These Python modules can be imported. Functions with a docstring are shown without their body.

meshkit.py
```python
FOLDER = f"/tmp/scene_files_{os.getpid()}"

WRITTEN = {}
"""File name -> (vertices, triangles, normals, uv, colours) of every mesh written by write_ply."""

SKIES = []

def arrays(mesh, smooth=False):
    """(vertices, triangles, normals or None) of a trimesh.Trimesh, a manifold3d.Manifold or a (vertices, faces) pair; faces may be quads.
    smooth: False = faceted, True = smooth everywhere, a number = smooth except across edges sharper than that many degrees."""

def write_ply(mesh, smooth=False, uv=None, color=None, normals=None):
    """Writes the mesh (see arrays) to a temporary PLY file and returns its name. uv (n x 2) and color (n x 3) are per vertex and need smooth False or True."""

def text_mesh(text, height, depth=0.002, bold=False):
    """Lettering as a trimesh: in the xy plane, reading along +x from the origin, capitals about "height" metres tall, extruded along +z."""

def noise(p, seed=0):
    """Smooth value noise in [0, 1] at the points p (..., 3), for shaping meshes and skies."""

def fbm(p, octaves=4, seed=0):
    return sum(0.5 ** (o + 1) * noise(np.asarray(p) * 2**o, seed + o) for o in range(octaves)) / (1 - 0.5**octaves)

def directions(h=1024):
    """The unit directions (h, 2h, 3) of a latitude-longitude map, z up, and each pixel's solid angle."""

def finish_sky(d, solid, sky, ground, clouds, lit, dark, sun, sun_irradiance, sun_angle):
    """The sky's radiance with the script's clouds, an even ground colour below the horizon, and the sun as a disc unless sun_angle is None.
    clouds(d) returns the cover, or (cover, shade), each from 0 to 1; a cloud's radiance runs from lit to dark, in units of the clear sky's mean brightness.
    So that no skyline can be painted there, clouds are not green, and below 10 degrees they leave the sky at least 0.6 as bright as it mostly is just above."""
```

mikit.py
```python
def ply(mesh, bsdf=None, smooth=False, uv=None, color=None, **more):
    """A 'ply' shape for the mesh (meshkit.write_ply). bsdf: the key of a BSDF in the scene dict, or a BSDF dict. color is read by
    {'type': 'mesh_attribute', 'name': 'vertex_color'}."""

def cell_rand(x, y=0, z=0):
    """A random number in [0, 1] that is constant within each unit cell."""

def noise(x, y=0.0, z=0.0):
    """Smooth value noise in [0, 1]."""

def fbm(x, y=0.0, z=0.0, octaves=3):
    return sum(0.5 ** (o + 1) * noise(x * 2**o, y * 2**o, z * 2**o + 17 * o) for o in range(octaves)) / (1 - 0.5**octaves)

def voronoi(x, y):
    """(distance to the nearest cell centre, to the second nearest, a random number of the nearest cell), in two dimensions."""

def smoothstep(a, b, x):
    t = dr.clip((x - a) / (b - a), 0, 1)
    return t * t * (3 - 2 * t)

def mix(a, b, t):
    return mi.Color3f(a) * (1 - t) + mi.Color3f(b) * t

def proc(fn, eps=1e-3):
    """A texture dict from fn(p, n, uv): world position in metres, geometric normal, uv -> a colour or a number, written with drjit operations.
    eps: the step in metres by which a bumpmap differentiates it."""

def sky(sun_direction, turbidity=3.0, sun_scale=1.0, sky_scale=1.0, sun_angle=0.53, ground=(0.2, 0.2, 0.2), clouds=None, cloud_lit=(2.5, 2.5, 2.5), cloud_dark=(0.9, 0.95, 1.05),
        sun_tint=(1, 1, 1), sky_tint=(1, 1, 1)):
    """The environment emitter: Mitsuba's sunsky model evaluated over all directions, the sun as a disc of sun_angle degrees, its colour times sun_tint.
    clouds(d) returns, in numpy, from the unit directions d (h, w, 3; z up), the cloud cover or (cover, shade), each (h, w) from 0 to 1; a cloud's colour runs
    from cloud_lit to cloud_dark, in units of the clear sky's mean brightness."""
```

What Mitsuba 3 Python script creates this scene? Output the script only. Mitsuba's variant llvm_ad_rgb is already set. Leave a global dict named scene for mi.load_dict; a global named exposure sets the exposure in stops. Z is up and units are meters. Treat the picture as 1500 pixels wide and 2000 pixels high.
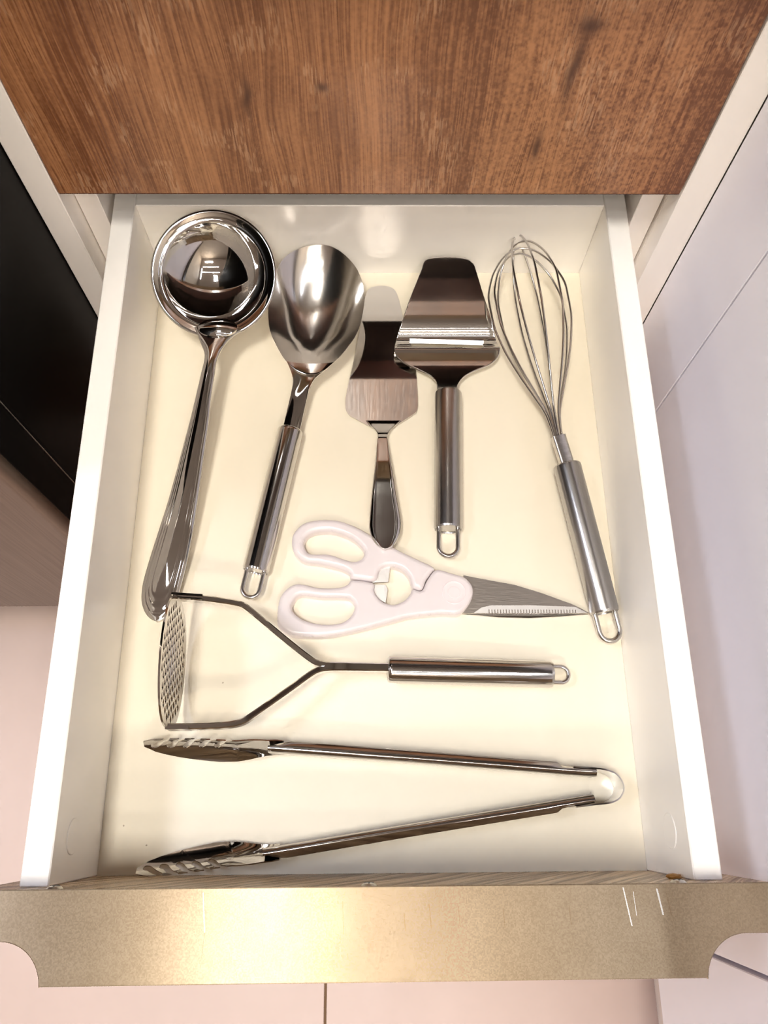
import math, numpy as np, trimesh, shapely, mitsuba as mi, drjit as dr, mikit
from shapely.geometry import Polygon, Point, LineString, box as sbox
from shapely.ops import unary_union
from scipy.spatial import Delaunay
from scipy.interpolate import PchipInterpolator
T = mi.ScalarTransform4f
scene, labels = {}, {}

# ---------------------------------------------------------------- camera, lamps, exposure
# origin: inner foot of the pulled-out drawer's front panel, z = 0 on the drawer's bottom; y runs into the cabinet
exposure = -0.2
scene['camera'] = {'type': 'perspective', 'fov': 51.3269, 'fov_axis': 'x', 'near_clip': 0.02, 'far_clip': 50.0,
                   'to_world': T().look_at(origin=[0.0013, 0.0364, 0.56274], target=[0.00898, 0.24779, 0.00127], up=[0.00417, 0.935839, 0.352402])}
FLOOR, CEIL = -0.40, 2.15
LAMPS = [  # x, y, size x, size y, colour, strength, label
    ('ceiling_light', -0.32, -0.28, 0.26, 0.44, (1.0, 0.94, 0.84), 108.0, 'bright white ceiling light panel nearest to the drawer'),
    ('ceiling_light', 0.15, -1.75, 0.70, 0.22, (1.0, 0.88, 0.74), 80.0, 'warm narrow ceiling light panel behind the camera'),
    ('ceiling_light', -1.35, 0.25, 0.36, 0.60, (0.83, 0.87, 1.0), 45.0, 'cool ceiling light panel at the far left of the room'),
    ('ceiling_light', 0.0, -0.72, 1.30, 0.05, (1.0, 0.95, 0.88), 34.0, 'long thin ceiling light strip, the nearer of two parallel strips'),
    ('ceiling_light', 0.0, -1.20, 1.30, 0.05, (1.0, 0.95, 0.88), 34.0, 'long thin ceiling light strip, the farther of two parallel strips'),
    ('ceiling_light', 0.70, -0.60, 0.05, 0.90, (0.92, 0.95, 1.0), 34.0, 'thin ceiling light strip running along the white cabinets'),
]

# ---------------------------------------------------------------- helpers
def numbered(key):
    if key not in scene and key not in labels: return key
    k = 1
    while f'{key}_{k:03d}' in scene or f'{key}_{k:03d}' in labels: k += 1
    return f'{key}_{k:03d}'

def thing(name, label, cat, group=None):
    key = numbered(name)
    labels[key] = {'label': label, 'category': cat}
    if group: labels[key]['group'] = group
    return key

def obj(name, mesh, mat, parent=None, label=None, smooth=30, mm=True, planar=False, **more):
    key = numbered(f'{parent}__{name}' if parent else name)
    v, f = (mesh if isinstance(mesh, tuple) else (mesh.vertices, mesh.faces))
    m = trimesh.Trimesh(np.asarray(v, float) * (0.001 if mm else 1), np.asarray(f), process=False)
    if planar: more['uv'] = np.asarray(m.vertices)[:, :2].copy()
    scene[key] = mikit.ply(m, mat, smooth=smooth, **more)
    if label: labels[key] = {'label': label}
    return key

def struct(name, mesh, mat, label=None, parent=None, mm=True, smooth=30):
    key = obj(name, mesh, mat, parent, None, smooth, mm)
    if parent is None:
        labels[key] = {'kind': 'structure', 'label': label}
    return key

def bx(x0, x1, y0, y1, z0, z1, b=0.0):
    """A box, its edges chamfered by b."""
    if b <= 0:
        return trimesh.creation.box(bounds=[[x0, y0, z0], [x1, y1, z1]])
    pts = []
    for x, sx in ((x0, 1), (x1, -1)):
        for y, sy in ((y0, 1), (y1, -1)):
            for z, sz in ((z0, 1), (z1, -1)):
                pts += [(x + sx * b, y + sy * b, z), (x + sx * b, y, z + sz * b), (x, y + sy * b, z + sz * b)]
    return trimesh.convex.convex_hull(np.array(pts))

def spline(P, n, closed=False):
    """Catmull-Rom through the points, n samples per span."""
    P = np.asarray(P, float); m = len(P); out = []
    for i in range(m if closed else m - 1):
        p0, p1, p2, p3 = (P[(i + k) % m] if closed else P[min(max(i + k, 0), m - 1)] for k in (-1, 0, 1, 2))
        for t in np.arange(n) / n:
            out.append(0.5 * (2 * p1 + (p2 - p0) * t + (2 * p0 - 5 * p1 + 4 * p2 - p3) * t * t + (3 * p1 - p0 - 3 * p2 + p3) * t ** 3))
    if not closed: out.append(P[-1])
    return np.array(out)

def resample(P, n):
    P = np.asarray(P, float); d = np.r_[0, np.cumsum(np.linalg.norm(np.diff(P, axis=0), axis=1))]
    t = np.linspace(0, d[-1], n)
    return np.stack([np.interp(t, d, P[:, k]) for k in range(P.shape[1])], 1)

def sweep(path, section, closed=False, up=None, twist=None):
    """A closed section (k x 2, in the frame's side and up directions) or a radius carried along the path."""
    P = np.asarray(path, float); n = len(P)
    if np.isscalar(section):
        a = np.arange(12) / 12 * 2 * math.pi
        section = np.stack([np.cos(a), np.sin(a)], 1) * section
    tg = (np.roll(P, -1, 0) - np.roll(P, 1, 0)) if closed else np.gradient(P, axis=0)
    tg /= np.linalg.norm(tg, axis=1, keepdims=True)
    rings = []
    u = np.array([0, 0, 1.0]) if up is None else np.asarray(up, float)
    if abs(tg[0] @ u) > 0.95: u = np.array([0, 1.0, 0])
    for i in range(n):
        s = np.cross(tg[i], u); s /= np.linalg.norm(s)
        w = np.cross(s, tg[i])
        if up is None: u = w
        sec = section[i] if np.ndim(section) == 3 else np.asarray(section)
        rings.append(P[i] + sec[:, :1] * s + sec[:, 1:] * w)
    k = len(rings[0]); V = np.concatenate(rings); F = []
    for i in range(n if closed else n - 1):
        j = (i + 1) % n
        for a in range(k):
            b = (a + 1) % k
            F += [(i * k + a, j * k + a, j * k + b), (i * k + a, j * k + b, i * k + b)]
    if not closed:
        V = np.vstack([V, P[0], P[-1]])
        for a in range(k):
            b = (a + 1) % k
            F += [(n * k, a, b), (n * k + 1, (n - 1) * k + b, (n - 1) * k + a)]
    m = trimesh.Trimesh(V, F, process=False); m.fix_normals()
    return m

def lathe(A, B, prof, seg=48):
    """Profile of (distance from A towards B, radius) turned about the line A-B; it begins and ends on the axis."""
    A, B = np.asarray(A, float), np.asarray(B, float); ax = (B - A) / np.linalg.norm(B - A)
    s = np.cross(ax, [0, 0, 1.0] if abs(ax[2]) < 0.95 else [0, 1.0, 0]); s /= np.linalg.norm(s); w = np.cross(s, ax)
    a = np.arange(seg) / seg * 2 * math.pi
    ring = np.cos(a)[:, None] * s + np.sin(a)[:, None] * w
    V = np.concatenate([A + ax * t + ring * max(r, 1e-3) for t, r in prof]); F = []
    for i in range(len(prof) - 1):
        for k in range(seg):
            l = (k + 1) % seg
            F += [(i * seg + k, (i + 1) * seg + k, (i + 1) * seg + l), (i * seg + k, (i + 1) * seg + l, i * seg + l)]
    m = trimesh.Trimesh(V, F, process=False); m.fix_normals()
    return m

def turn(prof, seg=96):
    """A closed (r, z) profile turned about z; radius 0 allowed."""
    a = np.arange(seg) / seg * 2 * math.pi
    V = np.concatenate([np.stack([r * np.cos(a), r * np.sin(a), np.full(seg, z)], 1) for r, z in prof]); F = []
    for i in range(len(prof)):
        j = (i + 1) % len(prof)
        if prof[i][0] < 1e-6 and prof[j][0] < 1e-6: continue
        for k in range(seg):
            l = (k + 1) % seg
            F += [(i * seg + k, j * seg + k, j * seg + l), (i * seg + k, j * seg + l, i * seg + l)]
    m = trimesh.Trimesh(V, F, process=True, merge_tex=True, merge_norm=True)
    m.update_faces(m.nondegenerate_faces()); m.fix_normals()
    return m

def strip(L, R, crown, thick, n=60, m=16, ends=0.0):
    """A solid band between the space curves L and R; crown(s, u) lifts its upper face (s along, u from -1 to 1 across)."""
    L, R = resample(spline(L, 12), n), resample(spline(R, 12), n)
    s = np.linspace(0, 1, n)[:, None]; u = np.linspace(-1, 1, m + 1)[None, :]
    S, U = s + 0 * u, u + 0 * s
    P = L[:, None] * (1 - U[..., None]) / 2 + R[:, None] * (1 + U[..., None]) / 2
    top = P.copy(); top[..., 2] += crown(S, U)
    bot = P.copy(); bot[..., 2] += np.minimum(crown(S, U), 1e9) * 0 - thick * (1 - 0.55 * U ** 2)
    top[:, [0, -1], 2] = P[:, [0, -1], 2] + 0.25 * thick; bot[:, [0, -1], 2] = P[:, [0, -1], 2] - 0.25 * thick
    k = m + 1; N = n * k
    V = np.vstack([top.reshape(-1, 3), bot.reshape(-1, 3)]); F = []
    q = lambda a, b, c, d: F.extend([(a, b, c), (a, c, d)])
    for i in range(n - 1):
        for j in range(m):
            a = i * k + j
            q(a, a + 1, a + k + 1, a + k); q(N + a, N + a + k, N + a + k + 1, N + a + 1)
        q(i * k, i * k + k, N + i * k + k, N + i * k); a = i * k + m; q(a, N + a, N + a + k, a + k)
    for j in range(m):
        q(j, N + j, N + j + 1, j + 1); a = (n - 1) * k + j; q(a, a + 1, N + a + 1, N + a)
    msh = trimesh.Trimesh(V, F, process=False); msh.fix_normals()
    return msh

def ring_points(poly, step):
    out = []
    for g in getattr(poly, 'geoms', [poly]):
        for r in [g.exterior, *g.interiors]:
            k = max(int(r.length / step), 8)
            out.append(np.array([r.interpolate(i / k, normalized=True).coords[0] for i in range(k)]))
    return out

def puffy(poly, z0, z1, rad, step=1.2, zfun=None, grid=3.0):
    """The polygon as a slab from z0 to z1 whose upper edges are rounded by rad; zfun(xy) bends it up, grid is the inner points' spacing in steps."""
    rings = ring_points(poly, step)
    edge = np.vstack(rings); n = len(edge); pts = [edge]
    for d in (0.12, 0.4, 0.75, 1.0):
        q = poly.buffer(-rad * d)
        if not q.is_empty: pts.append(np.vstack(ring_points(q, step * 1.2)))
    x0, y0, x1, y1 = poly.bounds
    gx, gy = np.meshgrid(np.arange(x0, x1, step * grid), np.arange(y0, y1, step * grid))
    g = np.stack([gx.ravel(), gy.ravel()], 1)
    inner = poly.buffer(-rad * 1.25)
    if not inner.is_empty: pts.append(g[shapely.contains_xy(inner, g[:, 0], g[:, 1])])
    xy = np.vstack(pts)
    tri = Delaunay(xy).simplices; c = xy[tri].mean(1)
    tri = tri[shapely.contains_xy(poly.buffer(1e-3), c[:, 0], c[:, 1])]
    a, b, cc = xy[tri[:, 0]], xy[tri[:, 1]], xy[tri[:, 2]]
    area = (b - a)[:, 0] * (cc - a)[:, 1] - (b - a)[:, 1] * (cc - a)[:, 0]
    tri = tri[np.abs(area) > 1e-7]; area = area[np.abs(area) > 1e-7]
    tri = np.where((area < 0)[:, None], tri[:, ::-1], tri)
    d = shapely.distance(poly.boundary, shapely.points(xy)); d[:n] = 0
    z = z1 - rad + np.sqrt(np.maximum(rad ** 2 - (rad - np.minimum(d, rad)) ** 2, 0))
    lift = zfun(xy) if zfun else np.zeros(len(xy))
    N = len(xy)
    V = np.vstack([np.c_[xy, z + lift], np.c_[xy, np.full(N, z0) + lift]]); F = [tri, tri[:, ::-1] + N]; o = 0
    for r in rings:
        i = np.arange(len(r)) + o; j = np.roll(i, -1); o += len(r)
        F += [np.stack([i, j, j + N], 1)[:, ::-1], np.stack([i, j + N, i + N], 1)[:, ::-1]]
    m = trimesh.Trimesh(V, np.vstack(F), process=False); m.fix_normals()
    return m

def bevelled(poly, z0, z1, c):
    """A flat plate whose upper edge is chamfered by c."""
    p = shapely.geometry.polygon.orient(poly.simplify(1e-6), 1.0); E = np.array(p.exterior.coords)[:-1]; n = len(E)
    d1 = E - np.roll(E, 1, 0); d2 = np.roll(E, -1, 0) - E
    n1, n2 = (np.stack([-d[:, 1], d[:, 0]], 1) / np.linalg.norm(d, axis=1, keepdims=True) for d in (d1, d2))
    I = E + c * (n1 + n2) / (1 + (n1 * n2).sum(1, keepdims=True))
    v, f = trimesh.creation.triangulate_polygon(Polygon(E), engine='earcut')
    near = np.argmin(((np.asarray(v)[:, None, :2] - E[None]) ** 2).sum(-1), 1); f = near[np.asarray(f)]
    V = np.vstack([np.c_[E, np.full(n, z0)], np.c_[E, np.full(n, z1 - c)], np.c_[I, np.full(n, z1)]])
    i = np.arange(n); j = (i + 1) % n; F = [f[:, ::-1], f + 2 * n]
    for o in (0, n): F += [np.stack([i + o, j + o, j + o + n], 1), np.stack([i + o, j + o + n, i + o + n], 1)]
    m = trimesh.Trimesh(V, np.vstack(F), process=False); m.fix_normals()
    return m

def bowl(rim, depth, power, thick, nrm=(0, 0, 1), rings=22, centre=None, lip=0.0):
    """A spoon's bowl: the rim (n x 3) sunk by depth * (1 - rho ** power) against nrm."""
    rim = np.asarray(rim, float); n = len(rim); c = rim.mean(0) if centre is None else np.asarray(centre, float)
    nrm = np.asarray(nrm, float); nrm /= np.linalg.norm(nrm)
    rho = np.sin(np.linspace(0, math.pi / 2, rings)) if True else None
    def sheet(off):
        out = []
        for k, r in enumerate(rho):
            out.append(c + (rim - c) * r * (1 + 0 * off) - nrm * (depth * (1 - r ** power) + off * (1 - 0.35 * r)))
        return np.array(out)
    A, B = sheet(0.0), sheet(thick)
    V = np.concatenate([A.reshape(-1, 3), B.reshape(-1, 3)]); N = rings * n; F = []
    for i in range(rings - 1):
        for k in range(n):
            l = (k + 1) % n
            a, b, d, e = i * n + k, i * n + l, (i + 1) * n + l, (i + 1) * n + k
            F += [(a, b, d), (a, d, e), (N + a, N + d, N + b), (N + a, N + e, N + d)]
    o = (rings - 1) * n
    for k in range(n):
        l = (k + 1) % n
        F += [(o + k, o + l, N + o + l), (o + k, N + o + l, N + o + k)]
    m = trimesh.Trimesh(V, F, process=False); m.fix_normals()
    return m

def cat(*ms): return trimesh.util.concatenate(list(ms))

def poly2(P, n=6): return Polygon(spline(np.asarray(P, float), n, closed=True)).buffer(0)

# ---------------------------------------------------------------- materials
def mat(name, **k):
    k = {'type': 'principled', 'specular': 0.5, **k}
    k = {a: ({'type': 'rgb', 'value': list(v)} if isinstance(v, tuple) else v) for a, v in k.items()}
    scene[name] = {'type': 'twosided', 'bsdf': k}
    return name

def bumped(name, scale, fn, eps=2e-4, **k):
    k = {'type': 'principled', 'specular': 0.5, **k}
    k = {a: ({'type': 'rgb', 'value': list(v)} if isinstance(v, tuple) else v) for a, v in k.items()}
    scene[name] = {'type': 'twosided', 'bsdf': {'type': 'bumpmap', 'arbitrary': mikit.proc(fn, eps), 'scale': scale, 'bsdf': k}}
    return name

noise, fbm, mix, sst = mikit.noise, mikit.fbm, mikit.mix, mikit.smoothstep
def oak(p, n, uv):
    x, z = p.x, p.z
    # the grain runs up and bends round two elongated knots
    w = 0.010 * (fbm(x * 9, z * 4, 3.0) - 0.5)
    for kx, kz, rx, rz, a in ((-0.072, 0.206, 0.010, 0.036, 0.010), (0.110, 0.200, 0.012, 0.050, 0.012), (-0.018, 0.235, 0.03, 0.02, 0.005)):
        q = dr.square((x - kx) / rx) + dr.square((z - kz) / rz)
        w += a * ((x - kx) / rx) * dr.exp(-q * 0.35) * 0.6
    u = x + w
    fine = noise(u * 1500, z * 42, 5.0)
    mid = noise(u * 560, z * 16, 9.0)
    broad = fbm(u * 34, z * 6, 2.0)
    right = sst(-0.03, 0.15, x)
    fleck = fbm(x * 620 + 60 * w, z * 480, 7.0, octaves=2)
    t = 0.30 * fine + 0.20 * mid + 0.42 * broad + (0.14 + 0.34 * right) * (fleck - 0.5) + 0.02
    c = mix((0.130, 0.044, 0.015), (0.370, 0.168, 0.073), sst(0.20, 0.82, t))
    light = sst(0.56, 0.70, fbm(x * 60 + 160 * w, z * 45, 4.0)) * sst(0.45, 0.75, noise(x * 1300, z * 160, 1.0))
    c = mix(c, (0.52, 0.31, 0.18), 0.34 * light)
    for kx, kz, rx, rz in ((-0.0725, 0.207, 0.0028, 0.013), (0.1165, 0.228, 0.0035, 0.026), (0.1065, 0.170, 0.0030, 0.012), (-0.028, 0.214, 0.0035, 0.0035), (0.118, 0.2535, 0.008, 0.006)):
        q = dr.square((x - kx + 0.004 * (noise(z * 90, 3.0, kx * 40) - 0.5)) / rx) + dr.square((z - kz) / rz)
        c = mix(c, (0.055, 0.016, 0.006), 0.9 * dr.exp(-q))
    return c
def oak_relief(p, n, uv): return noise((p.x + 0.010 * fbm(p.x * 9, p.z * 4, 3.0)) * 1100, p.z * 34, 5.0)
bumped('oak_front', 0.00012, oak_relief, base_color=mikit.proc(oak), roughness=0.38)
def pale_oak(p, n, uv):
    u = p.x + 0.6 * p.z + 0.006 * fbm(p.x * 30, p.z * 20, 1.0)
    t = 0.65 * noise(u * 300, p.z * 14, 2.0) + 0.35 * noise(u * 900, p.z * 30, 4.0)
    return mix((0.17, 0.105, 0.058), (0.56, 0.42, 0.27), sst(0.15, 0.85, t))
mat('pale_oak_back', base_color=mikit.proc(pale_oak), roughness=0.35)
def white_board(p, n, uv):
    return mix((0.83, 0.815, 0.785), (0.86, 0.845, 0.82), fbm(p.x * 20, p.y * 20, p.z * 20))
mat('white_melamine', base_color=mikit.proc(white_board), roughness=0.30)
def cream(p, n, uv):
    c = mix((0.70, 0.645, 0.525), (0.74, 0.685, 0.57), fbm(p.x * 12, p.y * 12, 1.0))
    for sx, sy in ((-0.104, 0.122), (-0.163, 0.030), (-0.147, 0.018), (0.133, 0.06), (-0.130, 0.318)):
        c = mix(c, (0.25, 0.19, 0.12), 0.8 * sst(0.0008, 0.0003, dr.sqrt(dr.square(p.x - sx) + dr.square(p.y - sy))))
    return c
bumped('cream_bottom', 0.00005, lambda p, n, uv: noise(p.x * 1500, p.y * 1500, 2.0), base_color=mikit.proc(cream), roughness=0.42, specular=0.4)
mat('white_lacquer', base_color=(0.77, 0.76, 0.82), roughness=0.28)
mat('cabinet_edge', base_color=(0.90, 0.86, 0.81), roughness=0.35)
mat('dark_gap', base_color=(0.02, 0.018, 0.016), roughness=0.6)
mat('black_gloss', base_color=(0.004, 0.0035, 0.0035), roughness=0.28, specular=0.03)
def bronze(p, n, uv): return mix((0.165, 0.125, 0.095), (0.20, 0.155, 0.12), noise(p.x * 900, p.z * 20, 1.0))
mat('bronze_steel', base_color=mikit.proc(bronze), roughness=0.34, metallic=1.0)
SCR = [(-0.0875, -0.0016, -0.0855, -0.0195, 0.00030, 1), (-0.0855, -0.0195, -0.0862, -0.031, 0.00018, -1), (0.1300, -0.001, 0.1325, -0.0185, 0.00038, 1), (0.1475, -0.002, 0.1492, -0.0135, 0.00055, 1), (0.1350, -0.003, 0.1355, -0.014, 0.00020, 1),
       (0.152, -0.003, 0.1535, -0.014, 0.00022, -1), (0.0290, -0.008, 0.0297, -0.0185, 0.00030, -1), (0.0160, -0.012, 0.0165, -0.020, 0.00025, -1), (0.0440, -0.009, 0.0445, -0.018, 0.00020, -1), (0.067, -0.010, 0.0675, -0.019, 0.00018, -1), (0.101, -0.009, 0.1015, -0.018, 0.00018, -1), (-0.0155, -0.006, -0.015, -0.021, 0.00018, -1)]
def champagne(p, n, uv):
    t = 0.6 * noise(p.x * 1700, p.y * 1700, p.z * 300) + 0.4 * fbm(p.x * 60, p.y * 60, 3.0)
    c = mix((0.30, 0.228, 0.152), (0.46, 0.372, 0.268), t)
    for x0, y0, x1, y1, w, s in SCR:
        t = dr.clip(((p.x - x0) * (x1 - x0) + (p.y - y0) * (y1 - y0)) / ((x1 - x0) ** 2 + (y1 - y0) ** 2), 0, 1)
        d = dr.sqrt(dr.square(p.x - x0 - t * (x1 - x0)) + dr.square(p.y - y0 - t * (y1 - y0))) + 0.00012 * (noise(p.y * 2500, 1.0, x0 * 900) - 0.5)
        c = mix(c, (0.97, 0.96, 0.93) if s > 0 else (0.30, 0.20, 0.11), (0.95 if s > 0 else 0.6) * sst(w, w * 0.6, d))
    return c
scene['champagne_metal'] = {'type': 'twosided', 'bsdf': {'type': 'blendbsdf', 'weight': 0.85,
    'bsdf_0': {'type': 'diffuse', 'reflectance': mikit.proc(champagne)},
    'bsdf_1': {'type': 'roughconductor', 'material': 'none', 'distribution': 'ggx', 'alpha_u': 0.075, 'alpha_v': 0.55, 'specular_reflectance': mikit.proc(champagne)}}}
mat('steel_mirror', base_color=(0.66, 0.64, 0.615), roughness=0.045, metallic=1.0)
mat('steel_satin', base_color=(0.47, 0.455, 0.445), roughness=0.24, metallic=1.0)
mat('steel_soft', base_color=(0.74, 0.715, 0.69), roughness=0.15, metallic=1.0)
mat('steel_tube', base_color=(0.60, 0.58, 0.56), roughness=0.11, metallic=1.0)
mat('steel_slicer', base_color=(0.66, 0.64, 0.615), roughness=0.085, metallic=1.0)
mat('steel_tong', base_color=(0.52, 0.49, 0.465), roughness=0.10, metallic=1.0)
mat('steel_dark', base_color=(0.50, 0.48, 0.46), roughness=0.06, metallic=1.0)
mat('steel_ground', base_color=(0.86, 0.84, 0.82), roughness=0.45, metallic=1.0)
bumped('steel_brushed', 0.00004, lambda p, n, uv: noise(p.x * 300, p.y * 2600, 1.0), base_color=(0.52, 0.475, 0.435), roughness=0.33, metallic=1.0)
mat('steel_wire', base_color=(0.66, 0.64, 0.62), roughness=0.16, metallic=1.0)
def worn(p, n, uv): return mix((0.50, 0.475, 0.45), (0.74, 0.72, 0.69), fbm(p.x * 300, p.y * 900, p.z * 300))
mat('steel_worn', base_color=mikit.proc(worn), roughness=0.20, metallic=1.0)
mat('white_plastic', base_color=(0.63, 0.58, 0.59), roughness=0.30)
mat('pink_plastic', base_color=(0.68, 0.60, 0.61), roughness=0.30)
mat('dark_edge', base_color=(0.045, 0.012, 0.008), roughness=0.5)
mat('dark_wood', base_color=(0.022, 0.010, 0.007), roughness=0.35)
mat('dark_board', base_color=(0.035, 0.02, 0.015), roughness=0.7)
mat('zinc', base_color=(0.62, 0.60, 0.55), roughness=0.30, metallic=1.0)
mat('glue', base_color=(0.33, 0.16, 0.04), roughness=0.3)
def tile_tone(p, n, uv): return mix((0.50, 0.395, 0.36), (0.54, 0.43, 0.395), fbm(p.x * 14, p.y * 14, 1.0, octaves=4))
mat('pink_tile', base_color=mikit.proc(tile_tone), roughness=0.42, specular=0.35)
mat('grout', base_color=(0.13, 0.075, 0.035), roughness=0.8)
mat('wall_paint', base_color=(0.30, 0.26, 0.22), roughness=0.7)
mat('ceiling_paint', base_color=(0.55, 0.53, 0.51), roughness=0.8)
mat('dark_stone', base_color=(0.05, 0.045, 0.04), roughness=0.25)
mat('lamp_frame', base_color=(0.8, 0.8, 0.8), roughness=0.4)

# ---------------------------------------------------------------- the room
X0, X1, Y0, Y1 = -2.0, 0.86, -2.2, 1.04
struct('floor', bx(X0, X1, Y0, Y1, FLOOR - 0.08, FLOOR - 0.0015), 'grout', 'glossy beige pink kitchen floor with thin dark joints', mm=False)
TS = 0.60
for i in range(-4, 2):
    for j in range(-4, 3):
        xa, ya = -0.0515 + i * TS, 0.408 - 3 * TS + (j + 1) * TS
        a, b, c, d = max(xa + 0.0013, X0), min(xa + TS - 0.0013, X1), max(ya + 0.0013, Y0), min(ya + TS - 0.0013, Y1)
        if b - a > 0.02 and d - c > 0.02:
            struct('tile', bx(a, b, c, d, FLOOR - 0.0015, FLOOR, 0.0006), 'pink_tile', parent='floor', mm=False)
struct('ceiling', bx(X0, X1, Y0, Y1, CEIL, CEIL + 0.08), 'ceiling_paint', 'plain off-white kitchen ceiling', mm=False)
struct('wall_back', bx(X0, X1, Y1, Y1 + 0.08, FLOOR, CEIL), 'dark_stone', 'dark stone clad wall behind the wood-fronted cabinet', mm=False)
struct('wall_front', bx(X0, X1, Y0 - 0.08, Y0, FLOOR, CEIL), 'wall_paint', 'painted wall behind the camera', mm=False)
struct('wall_left', bx(X0 - 0.08, X0, Y0, Y1, FLOOR, CEIL), 'wall_paint', 'painted wall far left of the drawer', mm=False)
struct('wall_right', bx(X1, X1 + 0.08, Y0, Y1, FLOOR, CEIL), 'wall_paint', 'painted wall behind the white cabinets', mm=False)
for nm, x, y, sx, sy, col, st, lab in LAMPS:
    k = thing(nm, lab, 'ceiling light')
    obj('frame', cat(*[bx(x + a, x + b, y + c, y + d, CEIL - 0.012, CEIL - 0.0005) for a, b, c, d in
        ((-sx / 2 - .02, -sx / 2, -sy / 2 - .02, sy / 2 + .02), (sx / 2, sx / 2 + .02, -sy / 2 - .02, sy / 2 + .02), (-sx / 2, sx / 2, -sy / 2 - .02, -sy / 2), (-sx / 2, sx / 2, sy / 2, sy / 2 + .02))]), 'lamp_frame', k, mm=False)
    key = f'{k}__diffuser'
    scene[key] = mikit.ply((np.array([[x - sx / 2, y - sy / 2, CEIL - .008], [x + sx / 2, y - sy / 2, CEIL - .008], [x + sx / 2, y + sy / 2, CEIL - .008], [x - sx / 2, y + sy / 2, CEIL - .008]]), np.array([[0, 2, 1], [0, 3, 2]])), 'lamp_frame',
                           emitter={'type': 'area', 'radiance': {'type': 'rgb', 'value': [c * st for c in col]}})

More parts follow.
